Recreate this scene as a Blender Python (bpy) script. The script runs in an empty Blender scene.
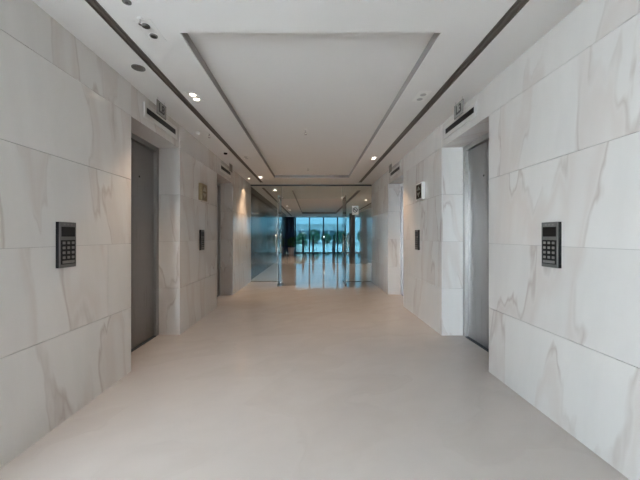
import bpy, bmesh, math, random
from mathutils import Vector, Matrix
random.seed(7)
sc = bpy.context.scene
COL = sc.collection
PI = math.pi

# ------------------------------------------------------------------ camera
CAMZ = 1.27
cam_d = bpy.data.cameras.new('camera'); cam = bpy.data.objects.new('camera', cam_d); COL.objects.link(cam)
cam.location = (0, 0, CAMZ); cam.rotation_euler = (PI/2, 0, 0)
cam_d.sensor_width = 36.0; cam_d.lens = 300/640*36
cam_d.shift_x = 8/640; cam_d.shift_y = -4/640
cam_d.clip_start = 0.02; cam_d.clip_end = 500
sc.camera = cam

# ------------------------------------------------------------------ sky and exposure
W = bpy.data.worlds.new('sky'); sc.world = W; W.use_nodes = True
wn = W.node_tree.nodes; wl = W.node_tree.links; wn.clear()
w_out = wn.new('ShaderNodeOutputWorld'); w_bg = wn.new('ShaderNodeBackground')
w_tc = wn.new('ShaderNodeTexCoord'); w_sep = wn.new('ShaderNodeSeparateXYZ'); w_r = wn.new('ShaderNodeValToRGB')
wl.new(w_tc.outputs['Generated'], w_sep.inputs[0]); wl.new(w_sep.outputs['Z'], w_r.inputs[0])
w_r.color_ramp.elements[0].position = 0.0; w_r.color_ramp.elements[0].color = (0.86, 0.925, 1.0, 1)
w_r.color_ramp.elements[1].position = 0.7; w_r.color_ramp.elements[1].color = (0.66, 0.79, 1.0, 1)
wl.new(w_r.outputs[0], w_bg.inputs[0]); w_bg.inputs[1].default_value = 26.0
wl.new(w_bg.outputs[0], w_out.inputs[0])
sun_d = bpy.data.lights.new('sun', 'SUN'); sun_d.energy = 130; sun_d.color = (1.0, 0.93, 0.82); sun_d.angle = math.radians(0.6)
sun = bpy.data.objects.new('sun', sun_d); COL.objects.link(sun); sun.rotation_euler = (0, math.radians(42), 0); sun.location = (40, 10, 40)
sc.view_settings.view_transform = 'Standard'; sc.view_settings.look = 'None'
sc.view_settings.gamma = 1.0; sc.view_settings.use_curve_mapping = False
sc.view_settings.exposure = 0.16
sc.cycles.max_bounces = 14; sc.cycles.diffuse_bounces = 6; sc.cycles.glossy_bounces = 6
sc.cycles.transparent_max_bounces = 24

# ------------------------------------------------------------------ materials
def new_mat(name):
    m = bpy.data.materials.new(name); m.use_nodes = True
    nt = m.node_tree; return m, nt, nt.nodes, nt.links, nt.nodes['Principled BSDF']

def simple(name, col, rough=0.5, metal=0.0, emit=None, noise=0.0, nscale=8.0, spec=0.5, coat=0.0):
    m, nt, N, L, P = new_mat(name)
    P.inputs['Base Color'].default_value = (*col, 1); P.inputs['Roughness'].default_value = rough
    P.inputs['Metallic'].default_value = metal; P.inputs['Specular IOR Level'].default_value = spec
    P.inputs['Coat Weight'].default_value = coat
    if noise:
        tc = N.new('ShaderNodeTexCoord'); nz = N.new('ShaderNodeTexNoise'); nz.inputs['Scale'].default_value = nscale
        nz.inputs['Detail'].default_value = 4
        L.new(tc.outputs['Object'], nz.inputs['Vector'])
        mx = N.new('ShaderNodeMixRGB'); mx.blend_type = 'MIX'
        mx.inputs[1].default_value = (*[c*(1-noise) for c in col], 1); mx.inputs[2].default_value = (*[min(1, c*(1+noise)) for c in col], 1)
        L.new(nz.outputs['Fac'], mx.inputs[0]); L.new(mx.outputs[0], P.inputs['Base Color'])
    if emit:
        P.inputs['Emission Color'].default_value = (*emit[:3], 1); P.inputs['Emission Strength'].default_value = emit[3]
    return m

def nmath(N, L, op, a, b=None, clamp=False):
    n = N.new('ShaderNodeMath'); n.operation = op; n.use_clamp = clamp
    for i, v in enumerate((a, b)):
        if v is None: continue
        if isinstance(v, (int, float)): n.inputs[i].default_value = v
        else: L.new(v, n.inputs[i])
    return n.outputs[0]

def marble(name, base, tint, vein, rough, hs, vs, vein_amt, tint_amt, rnd=True, floor=False, spec=0.5):
    """polished stone: soft tinted bands and thin wandering veins"""
    m, nt, N, L, P = new_mat(name)
    geo = N.new('ShaderNodeNewGeometry'); sep = N.new('ShaderNodeSeparateXYZ'); L.new(geo.outputs['Position'], sep.inputs[0])
    oi = N.new('ShaderNodeObjectInfo')
    r = nmath(N, L, 'MULTIPLY', oi.outputs['Random'], 61.0 if rnd else 0.0)
    comb = N.new('ShaderNodeCombineXYZ')
    if floor:
        a = nmath(N, L, 'ADD', sep.outputs['X'], nmath(N, L, 'MULTIPLY', sep.outputs['Y'], 0.8))
        b = nmath(N, L, 'SUBTRACT', sep.outputs['Y'], nmath(N, L, 'MULTIPLY', sep.outputs['X'], 0.6))
        L.new(nmath(N, L, 'MULTIPLY', a, hs), comb.inputs[0]); L.new(nmath(N, L, 'MULTIPLY', b, vs), comb.inputs[1])
    else:
        h = nmath(N, L, 'ADD', sep.outputs['X'], sep.outputs['Y'])
        h = nmath(N, L, 'ADD', h, nmath(N, L, 'MULTIPLY', sep.outputs['Z'], 0.12))
        h = nmath(N, L, 'ADD', h, nmath(N, L, 'MULTIPLY', r, 1.7))
        L.new(nmath(N, L, 'MULTIPLY', h, hs), comb.inputs[0]); L.new(nmath(N, L, 'MULTIPLY', sep.outputs['Z'], vs), comb.inputs[1])
    L.new(r, comb.inputs[2])
    # warp
    wz = N.new('ShaderNodeTexNoise'); wz.inputs['Scale'].default_value = 2.2; wz.inputs['Detail'].default_value = 3
    L.new(comb.outputs[0], wz.inputs['Vector'])
    vm = N.new('ShaderNodeVectorMath'); vm.operation = 'SUBTRACT'; L.new(wz.outputs['Color'], vm.inputs[0]); vm.inputs[1].default_value = (.5, .5, .5)
    vs_ = N.new('ShaderNodeVectorMath'); vs_.operation = 'SCALE'; L.new(vm.outputs[0], vs_.inputs[0]); vs_.inputs['Scale'].default_value = 0.45
    va = N.new('ShaderNodeVectorMath'); va.operation = 'ADD'; L.new(comb.outputs[0], va.inputs[0]); L.new(vs_.outputs[0], va.inputs[1])
    n1 = N.new('ShaderNodeTexNoise'); n1.inputs['Scale'].default_value = 1.0; n1.inputs['Detail'].default_value = 2.0; n1.inputs['Roughness'].default_value = 0.4
    L.new(va.outputs[0], n1.inputs['Vector'])
    d = nmath(N, L, 'ABSOLUTE', nmath(N, L, 'SUBTRACT', n1.outputs['Fac'], 0.53))
    mr = N.new('ShaderNodeMapRange'); mr.inputs['From Min'].default_value = 0.0; mr.inputs['From Max'].default_value = 0.016
    mr.inputs['To Min'].default_value = 1.0; mr.inputs['To Max'].default_value = 0.0; L.new(d, mr.inputs['Value'])
    # vein strength fades in and out
    nf = N.new('ShaderNodeTexNoise'); nf.inputs['Scale'].default_value = 1.7; L.new(va.outputs[0], nf.inputs['Vector'])
    fr = N.new('ShaderNodeMapRange'); fr.inputs['From Min'].default_value = 0.36; fr.inputs['From Max'].default_value = 0.58; L.new(nf.outputs['Fac'], fr.inputs['Value'])
    veinf = nmath(N, L, 'MULTIPLY', nmath(N, L, 'MULTIPLY', mr.outputs[0], fr.outputs[0]), vein_amt)
    # soft tinted band on one side of the vein
    br = N.new('ShaderNodeMapRange'); br.interpolation_type = 'SMOOTHSTEP'
    br.inputs['From Min'].default_value = 0.515; br.inputs['From Max'].default_value = 0.57; L.new(n1.outputs['Fac'], br.inputs['Value'])
    b2 = N.new('ShaderNodeMapRange'); b2.interpolation_type = 'SMOOTHSTEP'; b2.inputs['To Min'].default_value = 1.0; b2.inputs['To Max'].default_value = 0.15
    b2.inputs['From Min'].default_value = 0.56; b2.inputs['From Max'].default_value = 0.65; L.new(n1.outputs['Fac'], b2.inputs['Value'])
    bandf = nmath(N, L, 'MULTIPLY', nmath(N, L, 'MULTIPLY', br.outputs[0], b2.outputs[0]), tint_amt)
    n3 = N.new('ShaderNodeTexNoise'); n3.inputs['Scale'].default_value = 3.5; n3.inputs['Detail'].default_value = 5; L.new(va.outputs[0], n3.inputs['Vector'])
    cl = N.new('ShaderNodeMixRGB'); cl.inputs[1].default_value = (*[c*0.94 for c in base], 1); cl.inputs[2].default_value = (*[min(1, c*1.06) for c in base], 1)
    L.new(n3.outputs['Fac'], cl.inputs[0])
    m1 = N.new('ShaderNodeMixRGB'); L.new(bandf, m1.inputs[0]); L.new(cl.outputs[0], m1.inputs[1]); m1.inputs[2].default_value = (*tint, 1)
    m2 = N.new('ShaderNodeMixRGB'); L.new(veinf, m2.inputs[0]); L.new(m1.outputs[0], m2.inputs[1]); m2.inputs[2].default_value = (*vein, 1)
    out = m2.outputs[0]
    if rnd:
        hv = N.new('ShaderNodeHueSaturation'); L.new(out, hv.inputs['Color'])
        L.new(nmath(N, L, 'ADD', 0.98, nmath(N, L, 'MULTIPLY', oi.outputs['Random'], 0.04)), hv.inputs['Value']); out = hv.outputs[0]
    L.new(out, P.inputs['Base Color'])
    P.inputs['Roughness'].default_value = rough
    P.inputs['Specular IOR Level'].default_value = spec
    return m

def glass_mat(name, tint, ior=1.45, rough=0.0):
    m, nt, N, L, P = new_mat(name)
    N.remove(P); out = N['Material Output']
    tr = N.new('ShaderNodeBsdfTransparent'); tr.inputs[0].default_value = (*tint, 1)
    gl = N.new('ShaderNodeBsdfGlossy'); gl.inputs['Roughness'].default_value = rough
    fr = N.new('ShaderNodeFresnel'); fr.inputs[0].default_value = ior
    mx = N.new('ShaderNodeMixShader'); L.new(fr.outputs[0], mx.inputs[0]); L.new(tr.outputs[0], mx.inputs[1]); L.new(gl.outputs[0], mx.inputs[2])
    L.new(mx.outputs[0], out.inputs[0])
    return m

def brushed(name, col, rough):
    m, nt, N, L, P = new_mat(name)
    P.inputs['Metallic'].default_value = 1.0; P.inputs['Base Color'].default_value = (*col, 1)
    geo = N.new('ShaderNodeNewGeometry'); mp = N.new('ShaderNodeMapping'); mp.inputs['Scale'].default_value = (220, 220, 1.2)
    L.new(geo.outputs['Position'], mp.inputs[0])
    nz = N.new('ShaderNodeTexNoise'); nz.inputs['Scale'].default_value = 1.0; nz.inputs['Detail'].default_value = 3; L.new(mp.outputs[0], nz.inputs['Vector'])
    mr = N.new('ShaderNodeMapRange'); mr.inputs['To Min'].default_value = rough-0.07; mr.inputs['To Max'].default_value = rough+0.07
    L.new(nz.outputs['Fac'], mr.inputs['Value']); L.new(mr.outputs[0], P.inputs['Roughness'])
    return m

M = {}
M['marble'] = marble('polished_marble', (0.665, 0.64, 0.612), (0.565, 0.487, 0.445), (0.37, 0.29, 0.25), 0.115, 2.6, 0.55, 0.50, 0.42)
M['floor'] = marble('polished_floor_stone', (0.575, 0.523, 0.482), (0.52, 0.465, 0.42), (0.38, 0.33, 0.29), 0.045, 0.7, 1.3, 0.12, 0.4, rnd=False, floor=True)
M['darkstone'] = marble('dark_polished_stone', (0.035, 0.04, 0.046), (0.05, 0.055, 0.06), (0.07, 0.075, 0.08), 0.12, 0.8, 0.5, 0.5, 0.6, spec=0.12)
M['tray_shade'] = simple('grey_tray_shade', (0.30, 0.29, 0.275), 0.6, noise=0.05)  # darker grey stands in for shade on the trays' upright faces
M['joint'] = simple('joint_grey', (0.42, 0.40, 0.38), 0.8, noise=0.05)
M['ceil'] = simple('ceiling_paint', (0.74, 0.725, 0.705), 0.75, noise=0.015, nscale=2)
M['plaster'] = simple('white_plaster', (0.74, 0.73, 0.71), 0.7, noise=0.02, nscale=3)
M['steel'] = brushed('brushed_steel_door', (0.30, 0.29, 0.285), 0.30)
M['steel_frame'] = simple('satin_steel_frame', (0.42, 0.41, 0.40), 0.32, 1.0, noise=0.02)
M['chrome'] = simple('chrome', (0.75, 0.75, 0.75), 0.12, 1.0)
M['palesteel'] = simple('pale_steel', (0.80, 0.79, 0.77), 0.3, 0.4, noise=0.03)
M['bronze'] = simple('dark_bronze', (0.115, 0.098, 0.083), 0.55, 0.0, noise=0.1)
M['bronze2'] = simple('bronze_blade', (0.13, 0.112, 0.094), 0.5, 0.0, noise=0.1)
M['black'] = simple('black_plastic', (0.012, 0.012, 0.012), 0.5, noise=0.1, spec=0.2)
M['screen'] = simple('black_screen', (0.010, 0.010, 0.011), 0.4, noise=0.1, spec=0.25)
M['bezel'] = simple('grey_metal_bezel', (0.14, 0.135, 0.13), 0.55, 0.0, noise=0.05, spec=0.15)
M['key'] = simple('grey_keycap', (0.19, 0.18, 0.17), 0.6, noise=0.05, spec=0.15)
M['white'] = simple('white_powder_coat', (0.78, 0.765, 0.735), 0.5, noise=0.02)
M['warmgrey'] = simple('warm_grey_enamel', (0.60, 0.58, 0.55), 0.5, noise=0.03)
M['brass'] = simple('antique_brass', (0.30, 0.235, 0.14), 0.28, 0.9, noise=0.15)
M['brass_light'] = simple('pale_brass', (0.62, 0.55, 0.42), 0.3, 0.6, noise=0.05)
M['lens_dark'] = simple('smoked_lens', (0.05, 0.042, 0.035), 0.1, noise=0.1)
M['signplate'] = simple('grey_acrylic', (0.33, 0.33, 0.315), 0.25, noise=0.04)
M['paper'] = simple('white_paper', (0.92, 0.92, 0.91), 0.6, noise=0.01)
M['ink'] = simple('black_print', (0.02, 0.02, 0.02), 0.5, noise=0.05)
M['red'] = simple('red_print', (0.35, 0.03, 0.03), 0.5, noise=0.05)
M['glass'] = glass_mat('clear_glass', (0.93, 0.96, 0.955), 1.42)
M['tglass'] = glass_mat('blue_green_glass', (0.088, 0.148, 0.170), 1.16)
M['wglass'] = glass_mat('window_glass', (0.92, 0.95, 0.95), 1.45)
M['edge'] = simple('glass_edge', (0.20, 0.27, 0.26), 0.25, noise=0.05)
M['dframe'] = simple('dark_aluminium', (0.03, 0.045, 0.06), 0.4, 0.3, noise=0.05)
M['curtain'] = simple('dark_blue_panel', (0.03, 0.06, 0.13), 0.5, noise=0.1)
M['lamp_on'] = simple('lit_lamp', (1, 1, 1), 0.4, emit=(1.0, 0.88, 0.72, 7.0))
M['lamp_off'] = simple('unlit_lamp', (0.11, 0.105, 0.10), 0.25, 0.2, noise=0.2, nscale=60)
M['lamp_pale'] = simple('unlit_pale_lamp', (0.42, 0.41, 0.40), 0.3, noise=0.1, nscale=60)
M['mesh'] = simple('dark_grille', (0.10, 0.09, 0.085), 0.5, noise=0.6, nscale=180)
M['pot'] = simple('pale_ceramic', (0.68, 0.60, 0.60), 0.4, noise=0.05)
M['leaf'] = simple('green_leaf', (0.06, 0.19, 0.06), 0.45, noise=0.35, nscale=12)
M['soil'] = simple('dark_soil', (0.03, 0.022, 0.016), 0.9, noise=0.3, nscale=40)
M['bark'] = simple('brown_bark', (0.09, 0.06, 0.04), 0.85, noise=0.3, nscale=20)
M['pave'] = simple('pale_paving', (0.55, 0.55, 0.54), 0.7, noise=0.06, nscale=1.5)
M['road'] = simple('grey_asphalt', (0.18, 0.18, 0.18), 0.8, noise=0.1, nscale=6)
M['hedge'] = simple('hedge_green', (0.05, 0.14, 0.06), 0.7, noise=0.5, nscale=6)
M['bld'] = simple('pale_concrete', (0.60, 0.61, 0.61), 0.7, noise=0.05, nscale=1)
M['bldglass'] = simple('building_glass', (0.06, 0.12, 0.14), 0.15, noise=0.1, nscale=1)
M['colgrey'] = simple('grey_metal_cladding', (0.17, 0.17, 0.175), 0.4, 0.3, noise=0.03)

# ------------------------------------------------------------------ mesh helpers
class MB:
    def __init__(s): s.bm = bmesh.new()
    def box(s, x0, x1, y0, y1, z0, z1):
        v = [s.bm.verts.new((x, y, z)) for x in (min(x0,x1), max(x0,x1)) for y in (min(y0,y1), max(y0,y1)) for z in (min(z0,z1), max(z0,z1))]
        for f in ((0,1,3,2),(4,6,7,5),(0,4,5,1),(2,3,7,6),(0,2,6,4),(1,5,7,3)):
            s.bm.faces.new([v[i] for i in f])
        return s
    def lathe(s, prof, c=(0,0,0), axis='Z', seg=24):
        """prof: list of (r, h) from one end to the other, closed by caps"""
        rings = []
        for r, h in prof:
            ring = []
            for k in range(seg):
                a = 2*PI*k/seg; u, w = r*math.cos(a), r*math.sin(a)
                p = {'Z': (u, w, h), 'X': (h, u, w), 'Y': (w, h, u)}[axis]
                ring.append(s.bm.verts.new((c[0]+p[0], c[1]+p[1], c[2]+p[2])))
            rings.append(ring)
        for a, b in zip(rings, rings[1:]):
            for k in range(seg):
                s.bm.faces.new((a[k], a[(k+1) % seg], b[(k+1) % seg], b[k]))
        s.bm.faces.new(list(reversed(rings[0]))); s.bm.faces.new(rings[-1])
        return s
    def tube(s, pts, r, seg=10):
        rings = []
        pts = [Vector(p) for p in pts]
        for i, p in enumerate(pts):
            t = (pts[min(i+1, len(pts)-1)] - pts[max(i-1, 0)]).normalized()
            up = Vector((0,0,1)) if abs(t.z) < 0.9 else Vector((1,0,0))
            a = t.cross(up).normalized(); b = t.cross(a)
            rings.append([s.bm.verts.new(p + (a*math.cos(2*PI*k/seg) + b*math.sin(2*PI*k/seg))*r) for k in range(seg)])
        for a, b in zip(rings, rings[1:]):
            for k in range(seg): s.bm.faces.new((a[k], a[(k+1) % seg], b[(k+1) % seg], b[k]))
        s.bm.faces.new(list(reversed(rings[0]))); s.bm.faces.new(rings[-1])
        return s
    def prism(s, pts, off):
        """pts: 3D polygon, extruded by vector off"""
        off = Vector(off); a = [s.bm.verts.new(p) for p in pts]; b = [s.bm.verts.new(Vector(p)+off) for p in pts]
        n = len(pts); s.bm.faces.new(a); s.bm.faces.new(list(reversed(b)))
        for k in range(n): s.bm.faces.new((a[k], b[k], b[(k+1) % n], a[(k+1) % n]))
        return s
    def bevel(s, w, seg=2):
        bmesh.ops.bevel(s.bm, geom=list(s.bm.edges), offset=w, segments=seg, affect='EDGES', profile=0.6)
        return s
    def build(s, name, mat, parent=None, smooth=False):
        bmesh.ops.recalc_face_normals(s.bm, faces=s.bm.faces)
        me = bpy.data.meshes.new(name); s.bm.to_mesh(me); s.bm.free()
        if smooth:
            for p in me.polygons: p.use_smooth = True
        me.materials.append(M[mat]); o = bpy.data.objects.new(name, me); COL.objects.link(o)
        if parent is not None: o.parent = parent
        return o

def box(name, mat, x0, x1, y0, y1, z0, z1, parent=None):
    return MB().box(x0, x1, y0, y1, z0, z1).build(name, mat, parent)
def struct(o): o['kind'] = 'structure'; return o
def tag(o, label, cat, group=None):
    o['label'] = label; o['category'] = cat
    if group: o['group'] = group
    return o
def empty(name, loc=(0,0,0), rz=0):
    o = bpy.data.objects.new(name, None); COL.objects.link(o); o.location = loc; o.rotation_euler = (0,0,rz); o.empty_display_size = 0.1
    return o
_pc = {}
def panel(parent, mat, x0, x1, y0, y1, z0, z1, name='marble_panel'):
    """a stone slab; slabs of one size share mesh data"""
    d = (round(abs(x1-x0), 4), round(abs(y1-y0), 4), round(abs(z1-z0), 4), mat)
    if d not in _pc:
        b = MB().box(-d[0]/2, d[0]/2, -d[1]/2, d[1]/2, -d[2]/2, d[2]/2)
        bmesh.ops.recalc_face_normals(b.bm, faces=b.bm.faces)
        me = bpy.data.meshes.new(name); b.bm.to_mesh(me); b.bm.free(); me.materials.append(M[mat]); _pc[d] = me
    o = bpy.data.objects.new(name, _pc[d]); COL.objects.link(o)
    o.location = ((x0+x1)/2, (y0+y1)/2, (z0+z1)/2); o.parent = parent
    return o
def copy_tree(o, parent=None):
    c = o.copy(); COL.objects.link(c); c.parent = parent
    for ch in list(o.children): copy_tree(ch, c)
    return c

# ------------------------------------------------------------------ dimensions (metres)
H = 2.70
XL, XR = -1.70, 1.655            # marble faces of the lift hall
YG = 8.36                        # glass partition
YF = 22.6                        # far glazed front
XLL, XLR = -1.76, 2.95           # far lobby
YB = -2.4                        # back of the place behind the camera
XW = -3.8                        # window wall behind the camera
RET = 0.27; PT = 0.016; GAP = 0.0026
COURSES = [(0, .6), (.6, 1.2), (1.2, 1.8), (1.8, 2.4), (2.4, 2.7)]
PORT = {-1: [(2.82, 3.86), (5.37, 6.46)], 1: [(2.81, 3.83), (5.43, 6.53)]}
HEAD = 2.40

# ------------------------------------------------------------------ floor, ceiling
fl = struct(box('floor', 'floor', -7.0, 6.0, YB-0.3, YF+0.05, -0.12, 0.0))
cb = MB()
TX0, TX1, TY0, TY1, TD = -0.93, 0.91, 2.113, 7.40, 0.07
SL0, SL1, SR0, SR1, SY0, SY1 = -1.38, -1.31, 1.243, 1.322, -3.2, 8.06
CT = 0.22
LIP, LS = 0.055, 0.0
def slab(x0, x1, y0, y1, z0=H, z1=H+CT): cb.box(x0, x1, y0, y1, z0, z1)
# lift hall ceiling: strips beside the slots, ring round the tray, tray top
slab(XW-0.3, SL0, YB-0.3, YG); slab(SR1, 3.2, YB-0.3, YG)
for a, b in ((SL0, SL1), (SR0, SR1)):
    slab(a, b, YB-0.3, SY0); slab(a, b, SY1, YG); slab(a, b, SY0, SY1, H+0.05, H+CT)
slab(SL1, TX0-LIP, YB-0.3, YG); slab(TX1+LIP, SR0, YB-0.3, YG)
slab(TX0-LIP, TX1+LIP, YB-0.3, TY0-LIP); slab(TX0-LIP, TX1+LIP, TY1+LIP, YG)
LT = H+0.008     # top of the lip, under the grey shade strip
slab(TX0-LIP, TX0, TY0-LIP, TY1+LIP, H+LS, LT); slab(TX1, TX1+LIP, TY0-LIP, TY1+LIP, H+LS, LT)
slab(TX0, TX1, TY0-LIP, TY0, H+LS, LT); slab(TX0, TX1, TY1, TY1+LIP, H+LS, LT)
SG = 0.0
slab(TX0-SG, TX1+SG, TY0-SG, TY1+SG, H+TD)
# far lobby ceiling with its own tray and slots
UX0, UX1, UY0, UY1 = -0.64, 1.55, 9.4, 19.5
QL0, QL1, QR0, QR1 = -1.50, -1.42, 2.54, 2.62
slab(XLL-0.6, QL0, YG, YF); slab(QR1, 6.0, YG, YF)
for a, b in ((QL0, QL1), (QR0, QR1)):
    slab(a, b, YG, 8.9); slab(a, b, 21.6, YF); slab(a, b, 8.9, 21.6, H+0.05, H+CT)
slab(QL1, UX0, YG, YF); slab(UX1, QR0, YG, YF); slab(UX0, UX1, YG, UY0); slab(UX0, UX1, UY1, YF); slab(UX0, UX1, UY0, UY1, H+0.12)
struct(cb.build('ceiling', 'ceil'))
def tray_shade(idx, x0, x1, y0, y1, z0, z1):  # added strips lining a tray, shade put into their colour
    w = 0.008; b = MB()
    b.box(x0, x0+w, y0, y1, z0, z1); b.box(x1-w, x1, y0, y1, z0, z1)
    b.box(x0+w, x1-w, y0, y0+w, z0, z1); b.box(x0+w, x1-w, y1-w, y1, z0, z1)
    return struct(b.build('trim_%d' % idx, 'tray_shade'))
tray_shade(1, TX0, TX1, TY0, TY1, LT, H+TD); tray_shade(2, UX0, UX1, UY0, UY1, H+.012, H+.12)

def linear_slot(name, x0, x1, y0, y1, label):
    t = empty(name, ((x0+x1)/2, y0, H))
    w = (x1-x0)/2-0.002; n = y1-y0
    MB().box(-w, w, .002, n-.002, 0.012, 0.048).build('channel', 'bronze', t)
    for s in (-1, 1): box('flange', 'bronze', s*w, s*(w-0.006), .002, n-.002, 0.0, 0.012, t)
    box('blade', 'bronze2', -0.004, 0.004, .002, n-.002, 0.005, 0.012, t)
    return tag(t, label, 'air vent', 'linear ceiling slots')
linear_slot('linear_vent', SL0, SL1, SY0, SY1, 'dark bronze linear ceiling slot beside the lit twin downlights')
linear_slot('linear_vent', SR0, SR1, SY0, SY1, 'dark bronze linear ceiling slot over the wall with the mirror plaque')
linear_slot('linear_vent', QL0, QL1, 8.9, 21.6, 'dark ceiling slot over the dark stone wall beyond the glass doors')
linear_slot('linear_vent', QR0, QR1, 8.9, 21.6, 'dark ceiling slot beyond the glass doors, leading to the grey column')

# ------------------------------------------------------------------ lift hall walls
def lift_wall(side):
    xw = XL if side < 0 else XR
    s = side
    X = lambda d: xw + s*d                 # d metres into the wall
    (a0, a1), (b0, b1) = PORT[s]
    ys = 0.75
    core = MB()
    back = 0.62
    for y0, y1 in (((ys if s < 0 else YB), a0), (a1, b0), (b1, YG)):
        core.box(X(PT), X(back), y0+PT, y1-PT, 0, H)
    for y0, y1 in PORT[s]:
        core.box(X(RET+0.09), X(back), y0-PT, y1+PT, 0, H)
        core.box(X(PT+0.006), X(RET+0.09), y0-PT, y1+PT, HEAD+PT, H)
    w = struct(core.build('wall_left' if s < 0 else 'wall_right', 'joint'))
    g = GAP/2
    def face(y0, y1, joints, d=0.0):
        """slabs of the face; joints: one list of y joints for each course"""
        for c, (z0, z1) in enumerate(COURSES):
            e = [y0] + sorted(j for j in joints[c] if y0+0.05 < j < y1-0.05) + [y1]
            for p, q in zip(e, e[1:]):
                panel(w, 'marble', X(d), X(d+PT), p+(g if p > y0 else 0), q-(g if q < y1 else 0), z0+(g if z0 > 0 else 0), z1-(g if z1 < H else 0))
    if s < 0:
        face(ys, a0, [[1.50], [2.50, 1.30], [1.50], [1.30], [1.50]])
    else:
        face(YB, a0, [[1.40, .2, -1.0], [1.20, 0, -1.2], [1.40, .2, -1.0], [1.20, 0, -1.2], [1.40, .2, -1.0]])
        # end slab course behind the camera reaches the back wall
    mid = (a1+b0)/2
    face(a1, b0, [[], [], [], [], []] if s < 0 else [[], [], [], [], []])
    face(b1, YG, [[7.4], [7.4], [7.4], [7.4], [7.4]])
    if s < 0:      # slab on the wall's end behind the camera
        for z0, z1 in COURSES: panel(w, 'marble', X(PT), X(back), ys, ys+PT, z0+g, z1-g)
    for y0, y1 in PORT[s]:
        # header slab, a few millimetres back
        panel(w, 'marble', X(0.006), X(0.006+PT), y0, y1, HEAD, H)
        # returns and soffit
        for z0, z1 in COURSES[:4]:
            panel(w, 'marble', X(PT), X(RET+0.09), y1, y1+PT, z0+(g if z0 > 0 else 0), z1-g)
            panel(w, 'marble', X(PT), X(RET+0.09), y0-PT, y0, z0+(g if z0 > 0 else 0), z1-g)
        panel(w, 'marble', X(0.006+PT), X(RET+0.09), y0, y1, HEAD, HEAD+PT)
    return w
lift_wall(-1); lift_wall(1)
# side walls of the far lobby
wl_ = struct(box('wall_far_left', 'joint', XLL-PT, XLL-0.3, YG, 20.6, 0, H))
y = YG+0.02
while y < 20.5:
    y2 = min(y+1.2, 20.6)
    panel(wl_, 'darkstone', XLL, XLL-PT, y+.003, y2-.003, 0.0, 2.1-.003, 'stone_panel'); panel(wl_, 'darkstone', XLL, XLL-PT, y+.003, y2-.003, 2.1+.003, H, 'stone_panel')
    y = y2
wr_ = struct(box('wall_far_right', 'joint', XLR+PT, XLR+0.3, YG, 18.6, 0, H))
y = YG+0.02
while y < 18.5:
    y2 = min(y+1.2, 18.6)
    for z0, z1 in COURSES: panel(wr_, 'marble', XLR, XLR+PT, y+.002, y2-.002, z0+.002, z1-.002)
    y = y2
# cross wall closing the wider lobby beside the lift hall
struct(box('wall_cross', 'plaster', XR+0.63, XLR+0.3, YG-0.2, YG-0.01, 0, H))
struct(box('wall_lobby_end', 'plaster', 4.8, 5.0, YG, YF, 0, H))
struct(box('wall_front_left', 'plaster', -2.6, XLL-0.31, 20.4, YF, 0, H))
# place behind the camera: entrance bay with a glazed back
XBW = -1.1
struct(box('wall_back', 'plaster', XBW, XR+0.62, YB-0.2, YB, 0, H))
struct(box('wall_bay', 'plaster', XW-0.2, XL-0.63, 0.75, 0.95, 0, H))
def glazing(idx, axis, a, b, c, n):
    """floor-to-ceiling window along 'Y' (at x = c) or along 'X' (at y = c)"""
    def bx(name, mat, p, q, d0, d1, z0, z1, par=None):
        return box(name, mat, c-d1, c-d0, p, q, z0, z1, par) if axis == 'Y' else box(name, mat, p, q, c-d1, c-d0, z0, z1, par)
    w = struct(bx('window_%d' % idx, 'dframe', a, b, 0, .06, 0, .06))
    bx('head_rail', 'dframe', a, b, 0, .06, H-.05, H, w)
    for k in range(n+1):
        p = a + (b-a-.05)*k/n
        bx('mullion', 'dframe', p, p+.05, 0, .06, .06, H-.05, w)
        if k < n: bx('pane', 'wglass', p+.05, p+(b-a-.05)/n, .026, .034, .06, H-.05, w)
YS = -0.55
struct(box('wall_side', 'plaster', XW-0.2, XW, YB, YS, 0, H))
glazing(4, 'Y', YS, 0.75, XW, 1)
glazing(1, 'X', XW, XBW, YB, 3)

# ------------------------------------------------------------------ lift doors
def lift_door(idx, side, y0, y1):
    xw = XL if side < 0 else XR; s = side
    X = lambda d: xw + s*d
    fw = 0.06
    f = MB()
    f.box(X(RET), X(RET+0.085), y0+.001, y0+fw, 0, HEAD-0.001); f.box(X(RET), X(RET+0.085), y1-fw, y1-.001, 0, HEAD-0.001)
    f.box(X(RET), X(RET+0.085), y0+fw, y1-fw, HEAD-fw, HEAD-0.001)
    root = struct(f.build('door_%d' % idx, 'steel_frame'))
    ym = (y0+y1)/2
    for k, (p, q) in enumerate(((y0+fw+.002, ym-.002), (ym+.002, y1-fw-.002))):
        d = box('door_panel', 'steel', X(RET+0.035), X(RET+0.06), p, q, 0.012, HEAD-fw-.003, root)
        if k == 1:
            MB().lathe([(0.011, 0), (0.011, 0.003), (0.007, 0.004)], (X(RET+0.035), p+0.14, 1.96), 'X', 14).build('keyhole', 'black', d) if s < 0 else \
            MB().lathe([(0.011, 0), (0.011, -0.003), (0.007, -0.004)], (X(RET+0.035), p+0.10, 1.96), 'X', 14).build('keyhole', 'black', d)
    box('sill', 'dframe', X(RET+0.002), X(RET+0.06), y0+fw+.001, y1-fw-.001, 0.0005, 0.009, root)
    return root
i = 1
for s in (-1, 1):
    for (a, b) in PORT[s]: lift_door(i, s, a, b); i += 1

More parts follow.
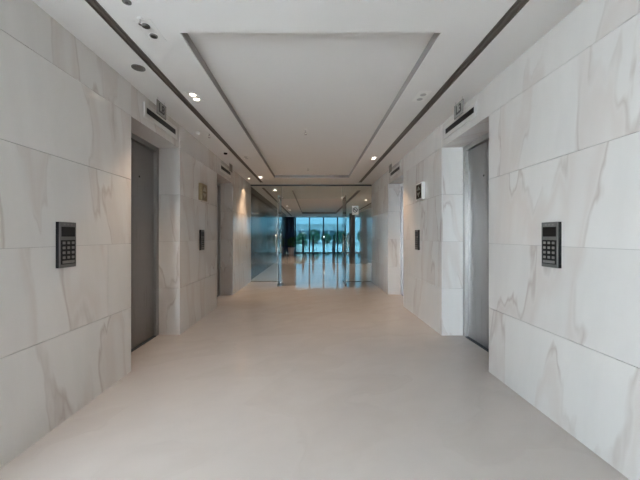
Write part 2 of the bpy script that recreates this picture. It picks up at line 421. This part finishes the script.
# ------------------------------------------------------------------ lift indicators, hanging letters, plaques, keypads
# local frame of wall things: +X out of the wall, Y along the wall (mirrored by rotation for the other wall)
def wall_place(o, side, y, z):
    o.location = (XL if side < 0 else XR, y, z); o.rotation_euler = (0, 0, 0 if side < 0 else PI)
WL = {-1: 'on the wall with the brass plaque', 1: 'on the wall with the mirror plaque'}
def indicator():
    t = empty('lift_indicator')
    w, h, dp = 0.365, 0.075, 0.007
    b = MB(); o = -0.006
    b.box(o, dp, -w, w, 0.034, h); b.box(o, dp, -w, w, -h, -0.028); b.box(o, dp, -w, -0.325, -0.028, 0.034); b.box(o, dp, 0.325, w, -0.028, 0.034)
    b.build('frame', 'warmgrey', t)
    box('display', 'screen', o, 0.0065, -0.3245, 0.3245, -0.0275, 0.0335, t)
    box('lower_lip', 'warmgrey', dp, dp+0.003, -w, w, -h, -h+0.010, t)
    return t
protoi = indicator()
for s in (-1, 1):
    for k, (a, b) in enumerate(PORT[s]):
        o = protoi if (s, k) == (-1, 0) else copy_tree(protoi)
        wall_place(o, s, (a+b)/2 + (0.06 if k == 0 else 0.0), 2.555)
        tag(o, 'black slot display ' + ('near the glass doors, ' if k else 'under a lettered plate, ') + WL[s], 'display', 'lift displays')

def text_mesh(body, size, depth):
    cu = bpy.data.curves.new('letters', 'FONT'); cu.body = body; cu.size = size; cu.extrude = depth; cu.offset = 0.004; cu.align_x = 'CENTER'; cu.align_y = 'CENTER'
    ob = bpy.data.objects.new('letters', cu); COL.objects.link(ob)
    dg = bpy.context.evaluated_depsgraph_get(); me = bpy.data.meshes.new_from_object(ob.evaluated_get(dg))
    bpy.data.objects.remove(ob); bpy.data.curves.remove(cu)
    me.transform(Matrix(((0,0,1,0),(1,0,0,0),(0,1,0,0),(0,0,0,1))))   # stands upright, read from +X
    return me
def letter_plate(s, y, text, label):
    t = empty('hanging_number_plate')
    wall_place(t, s, y, 0); t.location.x = (XL+0.115) if s < 0 else (XR-0.115)
    MB().box(-0.004, 0.004, -0.095, 0.095, 2.525, 2.668).bevel(0.0015, 1).build('plate', 'signplate', t)
    for k in (-1, 1): MB().lathe([(0.004, 2.66), (0.004, H)], (0, k*0.07, 0), 'Z', 8).build('hanger', 'chrome', t)
    fr = MB()
    for a, b, c, d in ((-.095, .095, 2.664, 2.668), (-.095, .095, 2.525, 2.529), (-.095, -.091, 2.529, 2.664), (.091, .095, 2.529, 2.664)): fr.box(0.0041, 0.0055, a, b, c, d)
    fr.build('rim', 'bezel', t)
    if text:
        me = text_mesh(text, 0.125, 0.001); me.materials.append(M['ink'])
        o = bpy.data.objects.new('letters', me); COL.objects.link(o); o.parent = t; o.location = (0.0052, 0, 2.597)
    return tag(t, label, 'sign', 'hanging lift signs')
letter_plate(-1, 3.155, 'L8', 'grey hanging plate reading L8 above a lift door')
letter_plate(1, 3.145, 'L3', 'grey hanging plate reading L3 above a lift door')
letter_plate(-1, 5.86, '', 'blank grey hanging plate over the lift beside the brass plaque')
letter_plate(1, 5.90, '', 'blank grey hanging plate over the lift beside the mirror plaque')

def plaque(s, y, bm_, fm, em, label):
    t = empty('lift_lantern'); wall_place(t, s, y, 1.94)
    h = 0.128
    MB().box(0, 0.046, -h, h, -h, h).bevel(0.006, 2).build('housing', bm_, t)
    box('lens', fm, 0.046, 0.0475, -h+.02, h-.02, -h+.02, h-.02, t)
    for sg in (-1, 1):
        z0 = sg*0.018; z1 = sg*0.088
        MB().prism([(0.0475, -0.066, z0), (0.0475, 0.066, z0), (0.0475, 0.0, z1)], (0.004, 0, 0)).build('arrow', em, t)
    return tag(t, label, 'lift lantern')
plaque(-1, 4.615, 'brass', 'brass', 'brass_light', 'square brass plaque with pale arrows on marble above a keypad')
plaque(1, 4.52, 'palesteel', 'lens_dark', 'chrome', 'square mirror plaque with dark lens and chrome arrows above a keypad')

def keypad():
    t = empty('lift_keypad')
    w, h, d = 0.0705, 0.155, 0.026
    MB().box(0, d-0.006, -w, w, -h, h).build('housing', 'black', t)
    b = MB().box(d-0.006, d, -w, w, -h, h); b.bevel(0.003, 2).build('bezel', 'bezel', t)
    ss = MB().box(d, d+0.0012, -w+.014, w-.012, 0.056, 0.122).bevel(0.0005, 1).build('screen_surround', 'black', t)
    box('screen', 'screen', d+0.0012, d+0.002, -w+.022, w-.020, 0.066, 0.114, ss)
    kf = box('key_field', 'black', d, d+0.0015, -w+.010, w-.010, -0.132, 0.032, t)
    for r in range(4):
        for c in range(3):
            yc = (c-1)*0.038; zc = 0.013 - r*0.033
            MB().box(d+.0015, d+.006, yc-.011, yc+.011, zc-.009, zc+.009).bevel(0.0018, 1).build('key', 'key', kf)
    MB().box(d+.0015, d+.006, -.051, .051, -.126, -.107).bevel(0.0018, 1).build('wide_key', 'key', kf)
    for c in range(3): box('status_light', 'key', d, d+0.001, (c-1)*.03-.007, (c-1)*.03+.007, 0.132, 0.143, t)
    return t
kp = keypad()
for s, y, l in ((-1, 2.06, 'grey and black lift keypad alone on large marble slabs near the hanging L8 plate'),
                (1, 2.06, 'grey and black lift keypad alone on large marble slabs near the hanging L3 plate'),
                (-1, 4.60, 'black lift keypad on the marble pier below the brass plaque'),
                (1, 4.68, 'black lift keypad on the marble pier below the mirror plaque')):
    o = kp if (s, y) == (-1, 2.06) else copy_tree(kp)
    wall_place(o, s, y, 1.21); tag(o, l, 'keypad', 'lift keypads')

# ------------------------------------------------------------------ ceiling fittings
def spot(x, y, z, watt, deg, blend=0.6, col=(1.0, 0.69, 0.44), r=0.035, parent=None):
    ld = bpy.data.lights.new('lamp_light', 'SPOT'); ld.energy = watt; ld.spot_size = math.radians(deg); ld.spot_blend = blend
    ld.color = col; ld.shadow_soft_size = r
    o = bpy.data.objects.new('lamp_light', ld); COL.objects.link(o); o.location = (x, y, z)
    return o
def twin(x, y, lit, label, watt=80, off='lamp_pale'):
    t = empty('twin_downlight', (x, y, H))
    b = MB(); th = 0.0015 if off == 'lamp_off' else 0.004
    for q in ((-.062, .062, -.112, -.100), (-.062, .062, .100, .112), (-.062, -.050, -.100, .100), (.050, .062, -.100, .100)): b.box(q[0], q[1], q[2], q[3], -th, 0)
    b.build('trim_frame', 'ceil' if off == 'lamp_off' else 'white', t)
    box('tray', 'ceil' if off == 'lamp_off' else 'white', -.0505, .0505, -.1005, .1005, -th/2, -0.0005, t)
    q_ = 0.62 if off == 'lamp_off' else 1.0
    for k in (-1, 1):
        lr = MB().lathe([(0.043*q_, -0.0005), (0.043*q_, -0.007), (0.036*q_, -0.009)], (0, k*0.05, 0), 'Z', 24).build('lamp_ring', 'bezel' if off == 'lamp_off' else 'white', t)
        MB().lathe([(0.030*q_, -0.009), (0.029*q_, -0.0105)], (0, k*0.05, 0), 'Z', 24).build('lamp', 'lamp_on' if lit else off, lr)
    if lit: spot(x, y, H-0.03, watt, 94, 0.7)
    return tag(t, label, 'ceiling light', 'twin downlights')
twin(-1.13, 2.09, False, 'unlit twin downlight next to the bare ceiling edge before the tray', off='lamp_off')
twin(-1.20, 3.07, True, 'lit twin downlight near the hanging L8 plate', watt=45)
twin(-1.20, 5.46, False, 'unlit twin downlight between two lit ones along the ceiling slot')
twin(-1.25, 7.27, True, 'lit twin downlight at the tray corner close to the glass doors')
twin(1.12, 3.07, False, 'unlit twin downlight near the hanging L3 plate')
twin(1.13, 5.50, True, 'lit twin downlight across the tray, over the mirror plaque wall')
def downlight(x, y, lit, label, r=0.045, group='round downlights', watt=110, deg=136):
    t = empty('round_downlight', (x, y, H))
    MB().lathe([(r+.012, 0), (r+.012, -.004), (r, -.007)], (0,0,0), 'Z', 24).build('ring', 'white' if lit else 'bezel', t)
    MB().lathe([(r-.004, -.007), (r-.006, -.009)], (0,0,0), 'Z', 24).build('lamp', 'lamp_on' if lit else 'lamp_off', t)
    if lit: spot(x, y, H-0.03, watt, deg, 0.8, col=(1.0, 0.80, 0.62))
    return tag(t, label, 'ceiling light', group)
downlight(-1.13, 1.83, False, 'small unlit round downlight beside an unlit twin downlight', 0.014)
downlight(-1.15, 9.33, True, 'lit round downlight just beyond the glass doors', 0.05)
downlight(-1.19, 14.3, True, 'lit round downlight, first of a close pair far beyond the glass doors', 0.05)
downlight(-1.21, 16.4, True, 'lit round downlight, second of a close pair, before the potted plant', 0.05)
downlight(2.14, 11.9, True, 'lit round downlight over the wider side of the far lobby', 0.05)
# narrow wall washer close to the marble
t = empty('wall_washer', (XL+0.13, 7.45, H))
MB().lathe([(.034, 0), (.034, -.004), (.027, -.006)], (0,0,0), 'Z', 20).build('ring', 'white', t)
MB().lathe([(.022, -.006), (.020, -.0075)], (0,0,0), 'Z', 20).build('lamp', 'lamp_on', t)
tag(t, 'tiny lit downlight washing the marble beside the glass partition', 'ceiling light')
o = spot(XL+0.13, 7.45, H-0.02, 30, 70, 0.5, r=0.02)
# speaker, detectors, sprinklers
t = empty('ceiling_speaker', (-1.475, 2.55, H))
MB().lathe([(.054, 0), (.054, -.004), (.046, -.007)], (0,0,0), 'Z', 28).build('ring', 'bezel', t)
MB().lathe([(.045, -.006), (.036, -.009), (.012, -.010)], (0,0,0), 'Z', 28).build('grille', 'mesh', t)
tag(t, 'round dark ceiling speaker grille close to the wall edge', 'speaker')
def detector(x, y, lab, r=0.05, dark=False):
    t = empty('smoke_detector', (x, y, H))
    MB().lathe([(r, 0), (r, -.012), (r*.86, -.02)], (0,0,0), 'Z', 24).build('base', 'white', t)
    MB().lathe([(r*.7, -.02), (r*.68, -.036), (r*.45, -.044)], (0,0,0), 'Z', 24).build('chamber', 'black' if dark else 'white', t)
    return tag(t, lab, 'detector')
detector(-1.47, 5.1, 'round ceiling detector with dark dome beside the ceiling slot', 0.045, True)
detector(-1.565, 4.12, 'small white ceiling detector next to the marble wall', 0.032)
def sprinkler(x, y, z, lab):
    t = empty('sprinkler', (x, y, z))
    MB().lathe([(.034, 0), (.034, -.004), (.02, -.007)], (0,0,0), 'Z', 20).build('escutcheon', 'ceil', t)
    MB().lathe([(.009, -.007), (.009, -.03), (.006, -.04)], (0,0,0), 'Z', 12).build('stem', 'chrome', t)
    for s in (-1, 1): MB().tube([(s*.006, 0, -.028), (s*.016, 0, -.045), (s*.005, 0, -.062)], .003, 6).build('frame_arm', 'chrome', t)
    MB().lathe([(.004, -.058), (.019, -.062), (.019, -.064)], (0,0,0), 'Z', 16).build('deflector', 'chrome', t)
    return tag(t, lab, 'sprinkler', 'ceiling sprinklers')
sprinkler(-0.09, 4.25, H+TD, 'sprinkler head under the middle of the ceiling tray')
sprinkler(-0.09, 6.6, H+TD, 'sprinkler head near the tray edge by the glass doors')
sprinkler(-1.43, 4.17, H, 'sprinkler head beside the white detector at the slot')
sprinkler(-1.13, 1.975, H, 'sprinkler head between the unlit downlights').scale = (.6, .6, .6)

# ------------------------------------------------------------------ glass partition and doors
HX = 0.855; DH = 2.30
g = struct(box('window_2', 'dframe', XL, XR, YG-0.022, YG+0.022, H-0.035, H))
for x0, x1, z0, z1 in ((XL+.004, -HX-.003, .012, H-.035), (HX+.003, XR-.004, .012, H-.035), (-HX+.003, HX-.003, DH+.012, H-.035)):
    box('pane', 'glass', x0, x1, YG-0.006, YG+0.006, z0, z1, g)
for x0, x1 in ((XL, -HX), (HX, XR)): box('floor_channel', 'bronze2', x0, x1, YG-0.014, YG+0.014, 0.0, 0.012, g)
for s in (-1, 1): box('pane_edge', 'edge', s*HX-.003, s*HX+.003, YG-0.006, YG+0.006, .012, H-.035, g)
for s in (-1, 1): box('transom_patch', 'chrome', s*HX-.07, s*HX+.07, YG-0.016, YG+0.016, DH+.012, DH+.06, g)
def glass_door(idx, s):
    L = 0.82
    d = struct(box('door_%d' % idx, 'glass', s*HX-.006, s*HX+.006, YG-L, YG-0.03, 0.012, DH))
    box('edge_strip', 'edge', s*HX-.006, s*HX+.006, YG-L-.004, YG-L, 0.012, DH, d)
    box('hinge_patch', 'chrome', s*HX-.016, s*HX+.016, YG-0.19, YG-0.028, 0.006, 0.056, d)
    box('hinge_patch', 'chrome', s*HX-.016, s*HX+.016, YG-0.19, YG-0.028, DH-.05, DH+.005, d)
    box('lock_patch', 'bezel', s*HX-.018, s*HX+.018, YG-L-.006, YG-L+0.16, 0.004, 0.07, d)
    for k in (-1, 1):
        x = s*HX + k*0.055; yy = YG-L+0.09
        h = MB().tube([(x, yy, 0.86), (x, yy, 1.32)], 0.014, 12).build('handle', 'chrome', d, True)
        for z in (0.93, 1.25): MB().tube([(s*HX+k*.005, yy, z), (x, yy, z)], 0.009, 10).build('handle_post', 'chrome', h, True)
    return d
glass_door(5, -1); glass_door(6, 1)
# no smoking sign on the fixed pane
t = empty('no_smoking_sign', (1.205, YG-0.006, 1.985))
box('sheet', 'paper', -.09, .09, -.0015, 0, -.125, .125, t)
rg = MB(); n = 28
for k in range(n):
    a0, a1 = 2*PI*k/n, 2*PI*(k+1)/n
    rg.prism([(.068*math.cos(a0), -.0015, .068*math.sin(a0)+.01), (.068*math.cos(a1), -.0015, .068*math.sin(a1)+.01), (.052*math.cos(a1), -.0015, .052*math.sin(a1)+.01), (.052*math.cos(a0), -.0015, .052*math.sin(a0)+.01)], (0, -.001, 0))
rg.build('ring', 'ink', t)
box('cigarette', 'ink', -.04, .04, -.0026, -.0015, .003, .017, t)
c = math.cos(PI/4)*.055; e = .006
MB().prism([(-c-e, -.0027, c+.01-e), (-c+e, -.0027, c+.01+e), (c+e, -.0027, -c+.01+e), (c-e, -.0027, -c+.01-e)], (0, -.001, 0)).build('bar', 'ink', t)
tag(t, 'white no smoking sticker on the fixed glass pane', 'sign')

# ------------------------------------------------------------------ far glazed front
w3 = struct(box('window_3', 'dframe', -1.9, 4.8, YF, YF+0.1, 0, 0.06))
box('head_rail', 'dframe', -1.9, 4.8, YF, YF+0.1, H-0.03, H, w3)
mx = [-1.25 + 1.058*k for k in range(6)]
for k, x in enumerate(mx):
    box('mullion', 'dframe', x-.045, x+.045, YF-0.03, YF+0.1, 0.06, H-0.03, w3)
    if k < 5: box('pane', 'tglass', x+.045, mx[k+1]-.045, YF+.03, YF+.042, 0.06, H-0.03, w3)
box('pane', 'tglass', -1.9, mx[0]-.045, YF+.03, YF+.042, 0.06, H-0.03, w3)
box('pane', 'tglass', mx[-1]+.045, 4.8, YF+.03, YF+.042, 0.06, H-0.03, w3)
cu = MB(); N_ = 26
top = [(-2.4 + 1.11*k/N_, 22.25 + 0.05*math.sin(k*2.2)) for k in range(N_+1)]
cu.prism([(x, y_, 0.03) for x, y_ in top] + [(x, y_+.02, 0.03) for x, y_ in reversed(top)], (0, 0, 2.66))
tag(cu.build('curtain', 'curtain'), 'dark blue drawn curtain behind the potted plant', 'curtain')
cc = MB().lathe([(0.2, 0), (0.2, 0.08), (0.19, 0.085), (0.19, 2.6), (0.2, 2.605), (0.2, H)], (2.56, 19.1, 0), 'Z', 24).build('column', 'colgrey', smooth=False)
tag(cc, 'round grey clad column in the far lobby', 'column')

# turnstile pedestals
def pedestal():
    t = empty('turnstile')
    MB().box(-.055, .055, -.55, .55, 0, .06).build('plinth', 'dframe', t)
    MB().box(-.06, .06, -.6, .6, .06, 0.93).bevel(.02, 2).build('body', 'dframe', t)
    MB().box(-.075, .075, -.62, .62, .93, 0.985).bevel(.015, 2).build('top', 'black', t)
    MB().lathe([(.035, .985), (.035, 1.16), (.05, 1.17), (.05, 1.26), (.03, 1.28)], (0, -.5, 0), 'Z', 14).build('reader_post', 'black', t)
    box('barrier', 'glass', .06, .30, -.02, -.008, .3, .9, t)
    return t
pt = pedestal()
for k, x in enumerate((-.615, .07, .81, 1.50, 2.2)):
    o = pt if k == 0 else copy_tree(pt)
    o.location = (x, 20.9, 0)
    tag(o, ('slim dark turnstile with dark reader post beside the potted plant' , 'slim dark turnstile with dark reader post, second from the plant', 'slim dark turnstile with a white lit reader, middle of the row',
            'slim dark turnstile with dark reader post, second from the grey column', 'slim dark turnstile with dark reader post beside the grey column')[k], 'turnstile', 'turnstiles before the glazed front')
    if k == 2:
        M['reader'] = simple('reader_light', (1, 1, 1), 0.4, emit=(0.9, 1.0, 1.0, 3.0))
        MB().lathe([(.042, 0), (.042, -.008)], (0, -.55, 1.215), 'Y', 14).build('reader_lamp', 'reader', o)

# potted plant
def plant(x, y, s, name, label, pot=True):
    t = empty(name, (x, y, 0))
    MB().lathe([(.15, 0), (.17, .03), (.21, .40), (.225, .47), (.225, .50), (.20, .50), (.19, .45)], (0,0,0), 'Z', 24).build('pot', 'pot', t, True)
    MB().lathe([(.19, .44), (.17, .455)], (0,0,0), 'Z', 20).build('soil', 'soil', t)
    rnd = random.Random(3); fb = MB(); st = MB()
    for k in range(9):
        a = k*2.4; h = .62 + .3*rnd.random()
        st.tube([(0.05*math.cos(a), 0.05*math.sin(a), .45), (.1*math.cos(a), .1*math.sin(a), h)], .008, 6)
    for k in range(150):
        a = rnd.random()*2*PI; u = rnd.random(); r0 = .02 + .17*rnd.random(); z0 = .55 + .55*u
        el = -0.3 + 1.2*rnd.random(); ln = .14 + .12*rnd.random(); w = .028 + .02*rnd.random()
        d = Vector((math.cos(a)*math.cos(el), math.sin(a)*math.cos(el), math.sin(el))); sd = Vector((-math.sin(a), math.cos(a), 0))
        b = Vector((r0*math.cos(a), r0*math.sin(a), z0)); up = Vector((0, 0, .02))
        p = [b, b+d*ln*.35+sd*w+up, b+d*ln*.75+sd*w*.8+up*.6, b+d*ln-up, b+d*ln*.75-sd*w*.8+up*.6, b+d*ln*.35-sd*w+up]
        mid = [fb.bm.verts.new(q) for q in (b, b+d*ln*.5-up*.3, b+d*ln-up)]
        L_ = [fb.bm.verts.new(q) for q in p[1:3]]; R_ = [fb.bm.verts.new(q) for q in (p[5], p[4])]
        for q in ((mid[0], L_[0], mid[1]), (L_[0], L_[1], mid[1]), (L_[1], mid[2], mid[1]), (mid[0], mid[1], R_[0]), (R_[0], mid[1], R_[1]), (R_[1], mid[1], mid[2])): fb.bm.faces.new(q)
    st.build('stem', 'bark', t)
    f = fb.build('foliage', 'leaf', t); f['kind'] = 'stuff'
    return tag(t, label, 'potted plant')
plant(-1.38, 20.0, 1, 'potted_plant', 'leafy green plant in pale tapered pot beside dark stone wall')

# ------------------------------------------------------------------ outside
struct(box('pavement', 'pave', -60, 60, YF+0.1, 46, -0.15, -0.02))
struct(box('street', 'road', -120, 120, 46, 60, -0.2, -0.06))
struct(box('pavement_far', 'pave', -120, 120, 60, 160, -0.15, -0.02))
struct(box('forecourt', 'pave', -60, -7.0, -60, YF-0.5, -0.15, -0.02))
struct(box('forecourt_back', 'pave', -7.0, 60, -60, YB-0.3, -0.15, -0.02))
pl = MB().lathe([(.30, 0), (.34, .04), (.36, .5), (.36, .58), (.32, .60)], (0,0,0), 'Z', 28).build('planter', 'white', smooth=True)
pl.location = (-1.12, 24.2, -0.02)
tag(pl, 'low round white planter on the sunlit paving outside the glazed front', 'planter')
def bush(x, y, r, h, label, seed, name='bush', group=None):
    rnd = random.Random(seed); t = empty(name, (x, y, -0.02))
    fb = MB()
    for k in range(420):
        a = rnd.random()*2*PI; cz = rnd.random()*2-1; q = math.sqrt(1-cz*cz); rr = r*(.75+.25*rnd.random())
        c = Vector((rr*q*math.cos(a), rr*q*math.sin(a), h*.55 + h*.45*cz))
        n_ = Vector((rnd.random()-.5, rnd.random()-.5, rnd.random()-.5)).normalized(); u = n_.orthogonal().normalized(); v = n_.cross(u); s_ = r*.17
        vs = [fb.bm.verts.new(c + u*s_*i_ + v*s_*j_) for i_, j_ in ((-1, 0), (0, -.6), (1, 0), (0, .6))]
        fb.bm.faces.new(vs)
    f = fb.build('foliage', 'hedge', t); f['kind'] = 'stuff'
    MB().lathe([(.06*r, 0), (.05*r, h*.35), (.03*r, h*.8)], (0,0,0), 'Z', 10).build('trunk', 'bark', t)
    return tag(t, label, 'bush' if name == 'bush' else 'tree', group)
bush(-1.15, 27.0, .7, 1.25, 'round green bush outside the glass behind the white planter', 5)
for k in range(8):
    x = -3.2 + 1.75*k; r = (.80, .72, .84, .75)[k % 4]; h = (1.9, 1.6, 2.2, 1.75)[(k*3) % 4]
    bush(x, 43 + .6*(k % 2), r, h, 'loose green street shrub on the paving beyond the turnstiles', 11+k, 'street_shrub', 'street shrubs outside')
def building(x0, x1, y, hgt, nf, nw, label):
    t = empty('office_building', ((x0+x1)/2, y, 0)); w = (x1-x0)/2
    box('wall', 'bld', -w, w, 0, 10, 0, hgt, t)
    fh = hgt/nf
    for f in range(nf):
        for k in range(nw):
            a = -w + 2*w*(k+.12)/nw; b = -w + 2*w*(k+.88)/nw
            q = box('window', 'bldglass', a, b, -.15, 0.0, f*fh+fh*.06, f*fh+fh*.62, t)
    box('roof_parapet', 'bld', -w-.3, w+.3, -.4, 10.2, hgt, hgt+.5, t)
    return tag(t, label, 'building')
building(-14, 12, 110, 5.2, 1, 9, 'low pale building with dark glazing across the street')
